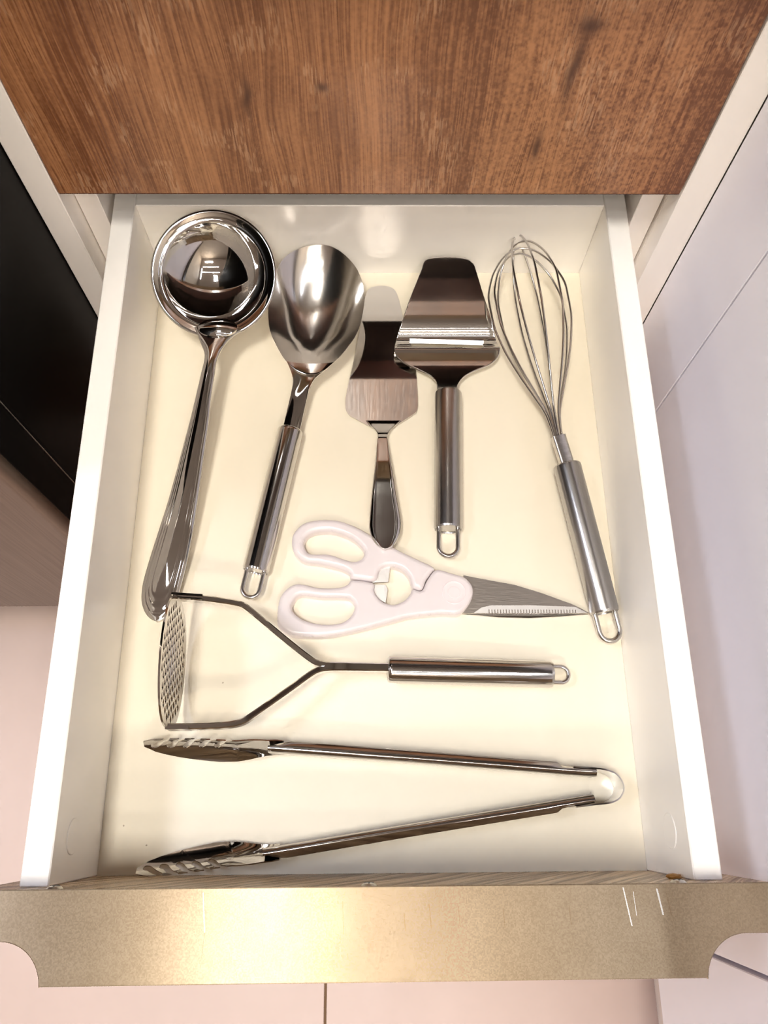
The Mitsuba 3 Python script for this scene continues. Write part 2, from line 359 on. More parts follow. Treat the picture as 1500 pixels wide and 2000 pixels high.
# ---------------------------------------------------------------- base cabinet with the closed drawer above
YF, TF, XF = 432.0, 20.0, 212.0     # front plane, front thickness, half width
cab = thing('base_cabinet', 'white cabinet carcass that holds the open drawer', 'cabinet')
for s in (-1, 1):
    a, b = sorted((s * 196.0, s * 212.0))
    obj('side_panel', bx(a, b, YF + TF, 1010, -210, 339, 0.5), 'cabinet_edge', cab)
obj('end_panel', bx(-232.5, -212.6, YF, 1010, FLOOR * 1000, 339, 0.8), 'cabinet_edge', cab)
obj('bottom_panel', bx(-195.9, 195.9, YF + TF, 1000, -210, -194), 'cabinet_edge', cab)
obj('back_panel', bx(-195.9, 195.9, 1000.1, 1010, -193.9, 338), 'cabinet_edge', cab)
obj('toe_kick', bx(-212, 212, YF + 55, YF + 70, FLOOR * 1000, -210.5), 'cabinet_edge', cab)
for s in (-1, 1):
    a, b = sorted((s * 194.0, s * 195.9))
    obj('drawer_slide', bx(a, b, YF + TF + 4, 960, 18, 52), 'zinc', cab)
updr = thing('closed_drawer', 'closed drawer with a wide brown oak front above the open drawer', 'drawer')
obj('front_panel', bx(-XF, XF, YF, YF + TF, 128.3, 318, 0.5), 'oak_front', updr, smooth=False)
obj('bottom_edge', bx(-XF + 0.3, XF - 0.3, YF + 0.3, YF + TF - 0.1, 127.9, 128.25), 'dark_edge', updr)
obj('back_board', bx(-XF + 0.5, XF - 0.5, YF + TF + 0.05, YF + TF + 0.6, 129, 317), 'dark_board', updr)
obj('underside', bx(-193, 193, YF + TF + 1, 930, 150, 158), 'dark_board', updr)
obj('box', cat(*[bx(*sorted((s * 177.0, s * 193.0)), YF + TF + 1, 930, 158.1, 300) for s in (-1, 1)], bx(-176.9, 176.9, 914, 930, 158.1, 300)), 'white_melamine', updr)
obj('finger_pull', bx(-XF, XF, YF - 23, YF + TF, 318.1, 319.2), 'champagne_metal', updr, smooth=False, planar=True)
lowdr = thing('lower_drawer', 'closed oak drawer front below the open drawer', 'drawer')
obj('front_panel', bx(-XF, XF, YF, YF + TF, -200, -32, 0.5), 'oak_front', lowdr, smooth=False)
obj('finger_pull', bx(-XF, XF, YF - 23, YF + TF, -31.9, -30.7), 'champagne_metal', lowdr, smooth=False, planar=True)
obj('box', cat(bx(-193, 193, YF + TF + 1, 930, -180, -172), *[bx(*sorted((s * 177.0, s * 193.0)), YF + TF + 1, 930, -171.9, -60) for s in (-1, 1)]), 'white_melamine', lowdr)
wt = thing('countertop', 'dark stone countertop on the base cabinets', 'countertop')
obj('slab', cat(bx(-232, 236, YF - 20, 1035, 340, 378, 2), bx(222, 858, -1600, YF - 20.1, 340, 378, 2), bx(236.1, 858, YF - 20.1, 1035, 340, 378, 2)), 'dark_stone', wt)

up = thing('wall_cabinet', 'dark brown wall cabinet above the back of the countertop', 'cabinet')
obj('body', bx(-1300, 850, 690, 1039, 900, 1700), 'dark_wood', up)
for i in range(4): obj('door', bx(-1299 + 537 * i, -1299 + 534 + 537 * i, 671, 689.5, 898, 1700, 1), 'dark_wood', up)

# ---------------------------------------------------------------- white cabinets on the right, running towards the viewer
XR = 235.5
cr = thing('white_cabinet', 'tall plain white cabinet fronts along the right of the drawer', 'cabinet')
obj('corner_filler', cat(bx(213.6, XR, YF, YF + 18, -192, 339, 0.4), bx(213.6, XR - 0.2, YF + 18.1, 1000, -192, 339)), 'cabinet_edge', cr)
obj('filler_panel', bx(XR, XR + 19, 347.0, YF - 0.8, -192, 339, 0.5), 'white_lacquer', cr)
obj('door', bx(XR, XR + 19, -56.8, 345.4, -192, 337, 0.6), 'white_lacquer', cr)
obj('door', bx(XR, XR + 19, -620, -59.6, -192, 337, 0.6), 'white_lacquer', cr)
obj('door', bx(XR, XR + 19, -1200, -623, -192, 337, 0.6), 'white_lacquer', cr)
obj('carcass', bx(XR + 20, 850, -1200, YF + 300, -192, 339), 'cabinet_edge', cr)
obj('gap_strip', bx(XR + 19.2, XR + 19.8, -1190, YF, -190, 336), 'dark_gap', cr)
obj('toe_kick', bx(XR + 60, XR + 75, -1200, YF + 55, FLOOR * 1000, -192.5), 'cabinet_edge', cr)

# ---------------------------------------------------------------- black appliance on the left
ap = thing('freestanding_appliance', 'black glossy sided appliance with a brown metal front left of the drawer', 'appliance')
obj('body', bx(-830, -233.2, 281, 980, -255, 640, 3), 'black_gloss', ap)
dp = sbox(-829, 241, -233.4, 279.6)
dp = dp.buffer(-9).buffer(9)
dm = trimesh.creation.extrude_polygon(dp, 890); dm.apply_translation([0, 0, -255])
obj('door', dm, 'bronze_steel', ap, label='brown brushed metal door')
obj('door_edge', cat(bx(-233.9, -232.9, 250, 279.4, -250, 630, 0.2)), 'black_gloss', ap)
obj('seam_trim', bx(-234.0, -233.0, 279.8, 280.8, -250, 632), 'zinc', ap)
obj('plinth', bx(-810, -250, 300, 970, FLOOR * 1000, -255.1), 'dark_gap', ap)

# ---------------------------------------------------------------- the open drawer
W, TH, L, H = 177.0, 16.0, 465.0, 81.0
dw = thing('open_drawer', 'white drawer pulled out and holding steel kitchen tools', 'drawer')
for s in (-1, 1):
    a, b = sorted((s * W, s * (W + TH)))
    obj('side_panel', bx(a, b, 0.1, L + TH, -14, H, 0.7), 'white_melamine', dw)
obj('back_panel', bx(-W + 0.05, W - 0.05, L, L + TH, -14, H - 1, 0.7), 'white_melamine', dw)
obj('bottom_panel', bx(-W + 0.1, W - 0.1, 0.1, L - 0.05, -12, 0), 'cream_bottom', dw)
obj('front_panel', bx(-XF, XF, -20, -0.2, -32, 105.6, 0.3), 'oak_front', dw, smooth=False)
obj('front_backing', bx(-XF + 0.1, XF - 0.1, -0.19, 0.05, -31, 105.6), 'pale_oak_back', dw)
arc = lambda cx, cy, r, a0, a1: [(cx + r * math.cos(math.radians(t)), cy + r * math.sin(math.radians(t))) for t in np.linspace(a0, a1, 14)]
plate = Polygon([(-XF - 1, 0.9), (-XF - 1, -23.1)] + arc(-188.5, -45.5, 22.4, 90, 5) + [(-165.6, -43.2), (167.3, -42.6)] + arc(191.0, -45.5, 22.8, 174, 90) + [(XF + 1, -22.7), (XF + 1, 0.9)])
pm = bevelled(plate, 105.7, 106.8, 0.5)
hp = obj('finger_pull', pm, 'champagne_metal', dw, label='flat champagne metal edge pull with scratches and scooped ends', smooth=False, planar=True)
for x in (-166.0, -2.0, 161.0):
    A, B = (x, 0.06, 101.2), (x, 4.0, 101.2)
    sc_ = obj('screw', lathe(A, B, [(0, 0), (0, 4.2), (0.8, 4.2), (1.8, 3.2), (2.2, 1.6), (2.25, 0)], 24), 'zinc', dw)
    obj('slot', cat(bx(x - 2.4, x + 2.4, 2.0, 2.42, 100.8, 101.6), bx(x - 0.4, x + 0.4, 2.0, 2.42, 98.8, 103.6)), 'dark_gap', sc_)
for s in (-1, 1):
    x = s * W
    obj('cover_cap', lathe((x + s * 0.05, 25.0, 52.0), (x - s * 2.0, 25.0, 52.0), [(0, 0), (0, 10.3), (0.35, 10.3), (0.6, 9.7), (0.5, 9.0), (0.5, 0)], 48), 'white_melamine', dw)
gb = trimesh.creation.icosphere(2, 1.0); gb.vertices = gb.vertices * (4.5, 1.6, 3.0) * (1 + 0.5 * (mikit.meshkit.noise(gb.vertices * 2.3)[:, None] - 0.5)) + (170.5, 1.4, 68.0)
obj('glue_blob', gb, 'glue', dw, label='dried brown glue in the front right corner')

# ---------------------------------------------------------------- shared tube grip
def grip(parent, A, B, r, mtl='steel_satin', loop=22.0, half=9.0, wire=1.7, tilt=(0, 0, 0)):
    """Hollow tube grip from A (tool end) to B (free end) with a hanging loop at B."""
    A, B = np.asarray(A, float), np.asarray(B, float); n = np.linalg.norm(B - A); ax = (B - A) / n
    obj('grip', lathe(A, B, [(0, 0), (0, r * 0.80), (0.5, r * 0.92), (1.4, r * 0.985), (2.8, r), (n - 1.8, r), (n - 1.0, r * 0.97), (n, r * 0.955), (n + 0.01, r * 0.90), (n - 0.8, r * 0.88), (n - 0.8, 0)]), mtl, parent)
    s = np.cross(ax, [0, 0, 1.0]); s /= np.linalg.norm(s)
    P = [B - ax * 1.5 + s * half]
    P += [B + ax * (loop - half - wire) * t + s * half for t in np.linspace(0.1, 1, 5)]
    c = B + ax * (loop - half - wire)
    P += [c + half * (s * math.cos(a) + ax * math.sin(a)) for a in np.linspace(0.15, math.pi - 0.15, 14)]
    P += [B + ax * (loop - half - wire) * t - s * half for t in np.linspace(1, 0.1, 5)] + [B - ax * 1.5 - s * half]
    P = np.array(P); P[:, 2] = np.maximum(P[:, 2], wire + 0.05)
    obj('hanging_loop', sweep(P, wire), 'steel_wire', parent)

# ---------------------------------------------------------------- ladle
ld = thing('soup_ladle', 'mirror polished soup ladle with a deep round bowl and long handle', 'ladle')
NR, TA = 47.6, math.radians(27)
prof = [(NR, -2.2), (NR + 0.2, -1.2), (NR - 0.3, -0.4), (NR - 1.2, 0.0), (NR - 2.4, -0.3), (NR - 4.2, -1.2), (NR - 6.0, -2.0), (NR - 7.0, -2.1), (NR - 7.7, -2.2), (NR - 8.4, -2.5), (NR - 8.9, -3.0)]
RB, DB = NR - 8.9, 19.0
RS = (RB ** 2 + DB ** 2) / (2 * DB); AM = math.asin(RB / RS)
prof += [(RS * math.sin(a), -3.0 - DB + RS * (1 - math.cos(a))) for a in np.linspace(AM * 0.985, 0, 30)]
prof += [((RS + 1.2) * math.sin(a), -4.2 - DB + (RS + 1.2) * (1 - math.cos(a)) + (0 if a else 0)) for a in np.linspace(0, AM * 0.97, 24)]
prof += [(NR - 6.6, -3.2), (NR - 4.0, -2.2), (NR - 1.6, -1.7), (NR - 0.9, -2.6)]
bw = turn(prof, 128)
Mx = trimesh.transformations.rotation_matrix(TA, [1, 0, 0]); Mx[:3, 3] = (-119.9, 420.6, 57.0)
bw.apply_transform(Mx)
obj('bowl', bw, 'steel_mirror', ld, smooth=40)
zl = '640,37 700,37 800,31 1000,16 1150,6.5 1216,4.5'
LL = [(-135.7, 386.2, 37.0), (-130.4, 373.4, 37.0), (-126.1, 361.2, 37.0), (-128.1, 346.8, 35.2), (-130.6, 332.7, 33.1), (-134.3, 312.9, 29.9), (-138.6, 293.7, 26.1), (-143.8, 271.0, 21.6), (-149.3, 248.5, 17.1), (-154.4, 229.9, 13.8), (-159.4, 211.5, 10.6), (-163.4, 195.1, 7.8), (-164.6, 184.9, 6.3), (-163.7, 176.9, 5.6), (-161.0, 170.6, 5.1), (-157.5, 166.6, 4.7), (-153.3, 164.4, 4.6)]
LR = [(-96.4, 385.2, 37.0), (-106.9, 377.0, 37.0), (-113.3, 367.0, 37.0), (-116.6, 356.9, 36.7), (-118.0, 344.7, 34.9), (-119.7, 328.7, 32.5), (-121.2, 307.1, 28.8), (-123.6, 286.0, 24.6), (-125.9, 263.4, 20.1), (-128.2, 242.9, 16.0), (-130.5, 224.2, 12.8), (-133.1, 207.7, 10.0), (-136.5, 191.3, 7.1), (-138.6, 182.2, 6.0), (-140.6, 174.9, 5.4), (-143.6, 169.8, 5.0), (-147.7, 166.2, 4.7), (-151.9, 164.4, 4.6)]
def ladle_crown(S, U):
    w = np.clip((S - 0.12) / 0.5, 0, 1)
    E = (np.abs(U) ** 4 + np.clip((S - 0.80) / 0.20, 0, 1) ** 4) ** 0.25
    rib = lambda c, q: np.exp(-((E - c) / q) ** 2)
    return 0.8 + (1 - w) * 2.4 * (1 - U ** 2) + w * (2.6 * np.maximum(1 - E, 0) ** 0.8 + 0.45 * rib(0.84, 0.05) + 0.40 * rib(0.68, 0.045) + 0.25 * rib(0.55, 0.04))
obj('handle', strip(LL, LR, ladle_crown, 2.2, 120, 40), 'steel_mirror', ld)
hk = np.array([(-117.1, 383.5, 41.0)][0])
a = np.linspace(0, 2 * math.pi, 30, endpoint=False)
lens = np.stack([np.cos(a) * 15, np.sin(a) * 8, 0 * a], 1)
kb = bowl(lens + hk + (0, 0, 0.5), -3.2, 2.0, 3.2, rings=10)
obj('root_boss', kb, 'steel_mirror', ld)

# ---------------------------------------------------------------- serving spoon
sp = thing('serving_spoon', 'large deep serving spoon with a smooth satin bowl and tube handle', 'spoon')
SR = [(-40.5, 463.6, 37.5), (-29.4, 460.8, 37.2), (-18.3, 451.6, 36.2), (-10.1, 439.3, 34.9), (-5.7, 423.1, 33.2), (-6.1, 407.1, 31.4), (-10.9, 387.4, 29.2), (-21.6, 370.2, 27.3), (-31.4, 359.6, 26.1), (-38.8, 353.7, 25.4), (-47.8, 352.0, 25.2), (-56.5, 355.0, 25.5), (-62.9, 360.1, 26.1), (-68.1, 366.0, 26.8), (-73.9, 376.7, 28.0), (-78.6, 387.5, 29.2), (-80.5, 399.3, 30.5), (-80.6, 415.1, 32.3), (-78.2, 432.6, 34.2), (-73.3, 445.7, 35.6), (-66.2, 454.8, 36.6), (-54.5, 461.3, 37.3)]
rim = resample(np.vstack([spline(SR, 8, closed=True), SR[:1]]), 97)[:-1]
obj('bowl', bowl(rim, 23.0, 2.4, 1.3, nrm=(0, -0.16, 1), rings=26, centre=rim.mean(0) + (-5.0, -17.0, -3.0)), 'steel_soft', sp)
NL = [(-65.4, 362.9, 25.9), (-62.6, 356.6, 24.3), (-60.5, 349.6, 22.5), (-60.9, 342.9, 20.9), (-62.7, 333.8, 18.9), (-67.6, 311.9, 13.9)]
NRt = [(-29.0, 362.1, 25.7), (-36.1, 355.8, 24.1), (-43.6, 349.6, 22.5), (-47.5, 342.8, 20.9), (-49.8, 333.8, 18.9), (-54.7, 310.3, 13.5)]
obj('neck', strip(NL, NRt, lambda S, U: 0.3 + 1.6 * S * (1 - U ** 2) - 2.5 * (1 - S) ** 2 * (1 - U ** 2), 2.4, 40, 14), 'steel_mirror', sp)
A = [(-61.8, 311.1, 12.8)][0]; B = [(-83.8, 199.4, 10.0)][0]
grip(sp, A, B, 9.6, loop=21.0, half=6.2, mtl='steel_tube')

# ---------------------------------------------------------------- cake server
cs = thing('cake_server', 'mirror polished cake server with one serrated edge, its handle end on the scissors', 'cake server')
out = [(8.9, 449.0), (-0.5, 446.9), (-4.3, 441.3), (-7.3, 427.7), (-9.4, 407.9), (-11.8, 392.4), (-15.1, 373.3), (-17.8, 359.3), (-20.2, 345.5), (-20.5, 334.5), (-18.4, 329.1), (-13.6, 325.5), (3.6, 315.7), (13.5, 316.1), (32.5, 328.5), (35.8, 333.5), (36.4, 342.1), (35.4, 369.0), (32.1, 388.5), (29.1, 403.0), (26.0, 417.7), (21.7, 439.8), (17.0, 446.9)]
edge = [np.array(p) for p in out[2:9]]
bl = Polygon(spline(np.array(out), 4, closed=True)).buffer(0)
line = LineString(edge); notch = []
k = int(line.length / 3.0)
for i in range(k):
    q = line.interpolate((i + 0.5) / k, normalized=True)
    notch.append(Point(q.x - 0.75, q.y).buffer(1.05, 6))
bl = bl.difference(unary_union(notch))
bm = trimesh.creation.extrude_polygon(bl, 1.2); bm.apply_translation([0, 0, 2.8])
obj('blade', bm, 'steel_mirror', cs, smooth=20)
CL = [(-4.4, 322.7, 4.3), (-0.8, 317.9, 5.8), (2.7, 312.6, 8.4), (4.7, 307.2, 10.4), (4.2, 301.2, 12.2), (1.4, 274.3, 12.6), (-0.6, 255.6, 12.8), (-1.7, 241.4, 13.0), (-2.1, 231.4, 13.1), (-0.3, 223.1, 13.3), (4.2, 216.8, 13.4), (8.6, 214.4, 13.4)]
CR = [(22.8, 322.6, 4.3), (18.3, 317.8, 5.8), (14.2, 312.6, 8.4), (12.1, 307.2, 10.4), (12.0, 301.2, 12.2), (16.0, 274.3, 12.6), (18.4, 255.6, 12.8), (20.5, 242.1, 13.0), (21.1, 232.9, 13.1), (19.4, 223.8, 13.3), (15.3, 216.7, 13.4), (10.1, 214.4, 13.4)]
def server_crown(S, U):
    w = np.clip((S - 0.22) / 0.15, 0, 1)
    return 0.6 + w * (0.9 - 1.2 * np.clip((np.abs(U) - 0.82) / 0.18, 0, 1) ** 2 + 0.45 * np.exp(-((np.abs(U) - 0.76) / 0.05) ** 2) + 0.12 * (1 - U ** 2))
obj('handle', strip(CL, CR, server_crown, 1.6, 90, 30), 'steel_mirror', cs)

# ---------------------------------------------------------------- cheese slicer
sl = thing('cheese_slicer', 'cheese slicer with a wide slotted steel blade and tube handle', 'cheese slicer')
tip = [(42.9, 454.8, 27.8), (47.9, 458.1, 28.7), (63.3, 459.3, 29.0), (77.0, 457.7, 28.5), (83.2, 453.5, 27.4), (85.2, 448.1, 26.0), (89.9, 431.6, 21.5), (94.6, 416.0, 17.2), (97.7, 405.0, 13.9), (100.4, 396.1, 9.2), (102.8, 382.9, 12.6), (100.6, 375.4, 11.1), (93.4, 369.0, 10.0), (80.9, 363.3, 10.2), (72.4, 357.4, 10.8), (67.9, 350.6, 12.3), (66.3, 343.9, 13.8), (52.3, 343.9, 13.8), (50.8, 353.3, 11.7), (45.0, 360.0, 10.5), (35.5, 365.8, 10.1), (25.4, 371.3, 10.4), (20.2, 376.8, 11.3), (18.2, 383.1, 12.6), (20.5, 396.2, 9.2), (24.6, 406.7, 14.5), (29.7, 421.4, 18.6), (35.6, 436.2, 22.7), (40.7, 448.6, 26.1)]
pts2 = np.array([t[:2] for t in tip]); yz = sorted((t[1], t[2]) for t in [(60.4, 459.3, 29.0), (60.2, 446.9, 25.6), (60.1, 434.5, 22.2), (59.9, 420.1, 18.3), (59.7, 405.8, 14.3), (59.7, 402.2, 12.5), (59.8, 393.7, 7.8), (59.6, 389.2, 8.8), (59.0, 383.0, 12.6), (59.0, 378.9, 11.6), (58.7, 368.2, 9.9), (58.3, 358.5, 10.6), (57.5, 343.9, 13.8)])
ys, zs = np.array(yz).T
slp = Polygon(spline(pts2, 4, closed=True)).buffer(0)
slot = Polygon([(31.9, 390.7), (60.6, 389.7), (89.4, 388.7), (89.1, 383.5), (60.5, 384.9), (31.8, 385.9)]).buffer(0.2)
slm = puffy(slp.difference(slot), 0.0, 1.3, 0.5, 0.7, grid=1.0, zfun=lambda q: PchipInterpolator(ys, zs)(np.clip(q[:, 1], ys[0], ys[-1])) - 1.3)
obj('blade', slm, 'steel_slicer', sl)
lipc = np.array([(30.7, 392.1), (90.3, 390.1)]); 
lp = np.array([[*lipc[0], 9.6], [*((lipc[0] + lipc[1]) / 2), 9.8], [*lipc[1], 9.6]])
obj('cutting_lip', sweep(resample(lp, 12), np.array([(-1.8, -0.4), (1.6, -1.6), (1.8, -1.3), (-1.4, 0.6)])), 'steel_satin', sl)
A = [(59.8, 343.1, 12.8)][0]; B = [(55.8, 230.3, 10.9)][0]
grip(sl, A, B, 10.6, loop=22.0, half=7.0)

# ---------------------------------------------------------------- whisk
wk = thing('balloon_whisk', 'steel wire balloon whisk with a tube handle by the right drawer side', 'whisk')
A = np.array([(144.8, 277.6, 21.0)][0]); B = np.array([(163.7, 167.0, 12.4)][0])
grip(wk, A, B, 10.2, loop=22.0, half=7.2, wire=1.9)
FE = np.array([(139.3, 298.8, 25.0)][0]); AP = np.array([(118.7, 460.6, 37.5)][0])
ax = (A - FE) / np.linalg.norm(A - FE)
obj('ferrule', sweep(np.array([FE, FE + (A - FE) * 0.5, A + ax * 2]), np.array([(math.copysign(abs(math.cos(t)) ** 0.4, math.cos(t)) * 5.2, math.copysign(abs(math.sin(t)) ** 0.4, math.sin(t)) * 4.0) for t in np.arange(24) / 24 * 2 * math.pi])), 'steel_worn', wk)
d = AP - FE; LB = np.linalg.norm(d); d /= LB
side = np.cross(d, [0, 0, 1.0]); side /= np.linalg.norm(side); upv = np.cross(side, d)
# half width of a loop along the balloon's length (t from the ferrule, in parts of its length)
HT = [0.0, 0.10, 0.22, 0.36, 0.50, 0.63, 0.75, 0.86, 0.94, 0.985, 1.0]
HW = [0.10, 0.15, 0.36, 0.64, 0.86, 0.98, 0.99, 0.83, 0.56, 0.27, 0.0]
hwf = PchipInterpolator(HT, HW)
tt = 1 - (1 - np.linspace(0, 1, 60)) ** 1.7
for k, (ang, wd, end, off) in enumerate(((8, 31.0, 1.00, 1.5), (-16, 30.0, 0.965, -1.5), (44, 28.0, 1.03, 1.2), (84, 26.5, 1.055, -1.0), (122, 27.0, 1.045, 0.6))):
    a = math.radians(ang); rd = math.cos(a) * side + math.sin(a) * upv; pr = np.cross(d, rd)
    bow = -5.0 * np.sin(np.pi * tt)[:, None] * upv * 0.6
    half = FE + d * (LB * end * tt)[:, None] + rd * (wd * hwf(tt))[:, None] + bow + pr * off * 0.4
    other = FE + d * (LB * end * tt)[:, None] - rd * (wd * hwf(tt))[:, None] + bow + pr * off * 0.4
    path = np.vstack([half, other[::-1][1:]])
    path = resample(path, 140)
    path[:, 2] = np.maximum(path[:, 2], 1.2)
    obj('wire', sweep(path, 0.85), 'steel_wire', wk)

# ---------------------------------------------------------------- scissors
ss = thing('kitchen_scissors', 'white handled kitchen scissors lying under the cake server handle', 'scissors')
uo = [(-1.4, 227.7), (-11.1, 233.4), (-24.3, 238.6), (-37.9, 239.5), (-50.3, 236.7), (-57.2, 229.6), (-58.8, 222.5), (-56.7, 213.5), (-49.5, 206.9), (-39.1, 205.3), (-23.9, 201.7), (-16.5, 197.9), (-14.7, 194.0), (1.5, 192.4), (5.9, 200.8), (13.3, 203.1), (21.8, 200.0), (26.4, 194.6), (28.9, 187.0), (35.4, 185.4), (39.3, 193.8), (45.4, 201.4), (32.3, 208.8), (19.0, 215.8), (8.7, 222.2)]
ui = [(-49.8, 220.5), (-47.7, 226.0), (-41.5, 229.5), (-29.9, 229.9), (-16.7, 225.4), (-8.1, 218.3), (-5.9, 213.2), (-7.7, 209.0), (-12.9, 207.1), (-20.3, 208.7), (-31.5, 212.6), (-45.6, 213.4)]
lo = [(-66.9, 161.2), (-66.7, 176.3), (-63.4, 184.5), (-57.0, 189.7), (-50.8, 190.5), (-38.7, 187.7), (-23.8, 187.7), (-17.2, 190.3), (-14.3, 193.3), (0.7, 190.9), (1.4, 185.3), (4.7, 179.6), (9.4, 176.2), (15.9, 175.1), (22.5, 177.7), (26.9, 182.5), (28.8, 186.2), (35.4, 185.1), (39.3, 192.6), (46.1, 200.6), (56.4, 198.2), (66.5, 194.7), (71.4, 189.0), (72.2, 182.6), (68.9, 174.8), (61.4, 167.4), (48.0, 167.5), (26.2, 165.4), (16.5, 162.9), (-10.9, 155.8), (-33.4, 152.0), (-53.3, 152.4), (-61.3, 155.0)]
li = [(-57.2, 172.5), (-56.3, 177.0), (-51.3, 181.8), (-36.8, 180.2), (-20.0, 179.8), (-15.3, 178.2), (-12.7, 174.1), (-14.5, 167.5), (-21.7, 162.0), (-34.6, 161.0), (-46.1, 163.3), (-53.8, 167.7)]
def sharp(P, n): return Polygon(spline(np.array(P), n, closed=True)).buffer(0).buffer(-0.5).buffer(0.7).buffer(-0.25)
up_ = sharp(uo, 4).difference(poly2(ui)); lw_ = sharp(lo, 4).difference(poly2(li))
up_ = up_.difference(lw_.buffer(0.35))
obj('upper_handle', puffy(up_, 0.4, 10.0, 3.6, 1.1), 'white_plastic', ss)
lwk = obj('lower_handle', puffy(lw_, 0.3, 10.0, 3.2, 1.1), 'white_plastic', ss)
bc = np.array([(58.2, 183.0)][0])
obj('pivot_cap', lathe((*bc, 9.7), (*bc, 14), [(0, 0), (0, 8.6), (0.55, 8.6), (0.75, 8.2), (0.55, 7.2), (0.45, 6.0), (0.62, 0)], 48), 'pink_plastic', ss, label='round pinkish pivot cap')
obj('cap_emblem', lathe((*bc, 10.3), (*bc, 14), [(0, 0), (0, 4.6), (0.3, 4.5), (0.45, 3.9), (0.3, 3.1), (0.3, 0)], 40), 'pink_plastic', ss)
ubl = Polygon([(66.2, 197.2), (72.4, 195.7), (102.9, 189.7), (122.8, 183.2), (144.3, 174.7), (155.1, 168.7), (136.4, 168.4), (114.4, 168.5), (74.1, 168.8), (63.1, 169.2)]).buffer(0)
ubm = trimesh.creation.extrude_polygon(ubl, 1.6); ubm.apply_translation([0, 0, 3.4])
ub = obj('upper_blade', ubm, 'steel_brushed', ss, smooth=20)
bev = Polygon([(72.1, 169.1), (77.8, 173.0), (84.5, 174.6), (112.8, 174.5), (144.7, 173.3), (153.7, 168.6)])
teeth = [Polygon([(q[0] - 0.35, q[1] - 1.9), (q[0] + 0.45, q[1] - 1.9), (q[0] + 0.45, q[1] + 1.5), (q[0] - 0.35, q[1] + 1.5)]) for q in np.linspace(*np.array([(83.2, 170.2), (145.0, 169.6)]), 31)]
bvm = trimesh.creation.extrude_polygon(bev.difference(unary_union(teeth)), 0.25); bvm.apply_translation([0, 0, 5.02])
obj('serrated_bevel', bvm, 'steel_ground', ub, label='bright ground bevel with fine teeth')
lbl = Polygon([(61.9, 169.4), (90.8, 166.6), (112.8, 165.9), (136.8, 167.1), (155.3, 168.5), (137.0, 170.1), (74.5, 172.0)]).buffer(0)
lbm = trimesh.creation.extrude_polygon(lbl, 1.5); lbm.apply_translation([0, 0, 0.8])
obj('lower_blade', lbm, 'steel_mirror', ss, smooth=20)
for P in ([(-0.0, 191.9), (3.0, 198.1), (7.8, 203.8), (13.4, 206.1), (11.4, 192.3)], [(-0.0, 190.4), (9.6, 190.0), (11.0, 186.6), (9.4, 176.8), (3.2, 180.5), (0.3, 186.2)]):
    g = trimesh.creation.extrude_polygon(Polygon(P).buffer(0), 2.0); g.apply_translation([0, 0, 3.5])
    obj('nut_cracker_tab', g, 'steel_ground', ss, smooth=20)

# ---------------------------------------------------------------- potato masher
mp = thing('potato_masher', 'steel potato masher lying on its side with a pierced oval plate', 'potato masher')
A = [(10.2, 127.7, 17.0)][0]; B = [(123.0, 124.6, 10.4)][0]
grip(mp, A, B, 9.1, loop=13.5, half=5.4, wire=1.5, mtl='steel_tube')
zc = 38.0; yc = 130.2; hy, hz = 42.5, 33.0
ov = Polygon([(hy * math.cos(t) * 1.0, hz * math.copysign(abs(math.sin(t)) ** 0.8, math.sin(t))) for t in np.linspace(0, 2 * math.pi, 80, endpoint=False)])
ov = ov.intersection(sbox(-42.0, -hz, 42.0, hz))
holes = []
for i in range(-7, 8):
    for j in range(-7, 8):
        a, b = i * 6.6 + (3.3 if j % 2 else 0), j * 5.4
        h = Polygon([(a - 2.6, b), (a, b - 1.9), (a + 2.6, b), (a, b + 1.9)]).buffer(0.5, 3)
        if ov.buffer(-2.2).contains(h): holes.append(h)
pl = trimesh.creation.extrude_polygon(ov.difference(unary_union(holes)), 1.3)
v = pl.vertices.copy()
bend = 1.2 * (1 - (v[:, 0] / hy) ** 2) + 1.5 * (1 - (v[:, 1] / hz) ** 2)
pl = trimesh.Trimesh(np.c_[-129.0 - bend * 0.6 - v[:, 2], yc + v[:, 0] + 0.035 * (v[:, 1]), zc + v[:, 1]], pl.faces, process=False); pl.fix_normals()
obj('pierced_plate', pl, 'steel_mirror', mp, smooth=20)
bar = np.array([(-1.9, -3.6), (-1.2, -4.3), (1.2, -4.3), (1.9, -3.6), (1.9, 3.6), (1.2, 4.3), (-1.2, 4.3), (-1.9, 3.6)])
for P in ([(-132.7, 173.2, 39.0), (-112.3, 171.4, 39.0), (-98.6, 169.6, 38.6), (-90.7, 168.3, 38.0), (-85.5, 166.6, 37.7), (-77.9, 161.0, 36.0), (-57.3, 144.5, 31.5), (-41.2, 132.5, 27.5), (-35.1, 129.9, 26.0), (-28.3, 129.1, 25.0), (-12.9, 129.2, 21.5), (13.0, 129.1, 17.3)], [(-129.1, 88.5, 39.0), (-108.1, 88.6, 39.0), (-93.6, 89.2, 38.6), (-85.7, 90.5, 38.0), (-80.9, 92.4, 37.7), (-74.9, 96.7, 36.0), (-56.1, 110.8, 31.5), (-41.0, 122.6, 27.5), (-35.0, 125.9, 26.0), (-28.3, 127.0, 25.0), (-12.9, 127.5, 21.5), (13.0, 127.7, 17.3)]):
    obj('arm', sweep(resample(spline(np.array(P), 6), 90), bar, up=(0, 0, 1)), 'steel_mirror', mp)
for P in ([(-133.4, 174.1, 39.0), (-112.7, 172.6, 39.0)], [(-130.0, 87.4, 39.0), (-115.5, 87.4, 39.0)]):
    P = np.array(P)
    obj('plate_tab', sweep(resample(P, 6), np.array([(-0.8, -6.5), (0.8, -6.5), (0.8, 6.5), (-0.8, 6.5)]), up=(0, 0, 1)), 'steel_mirror', mp)

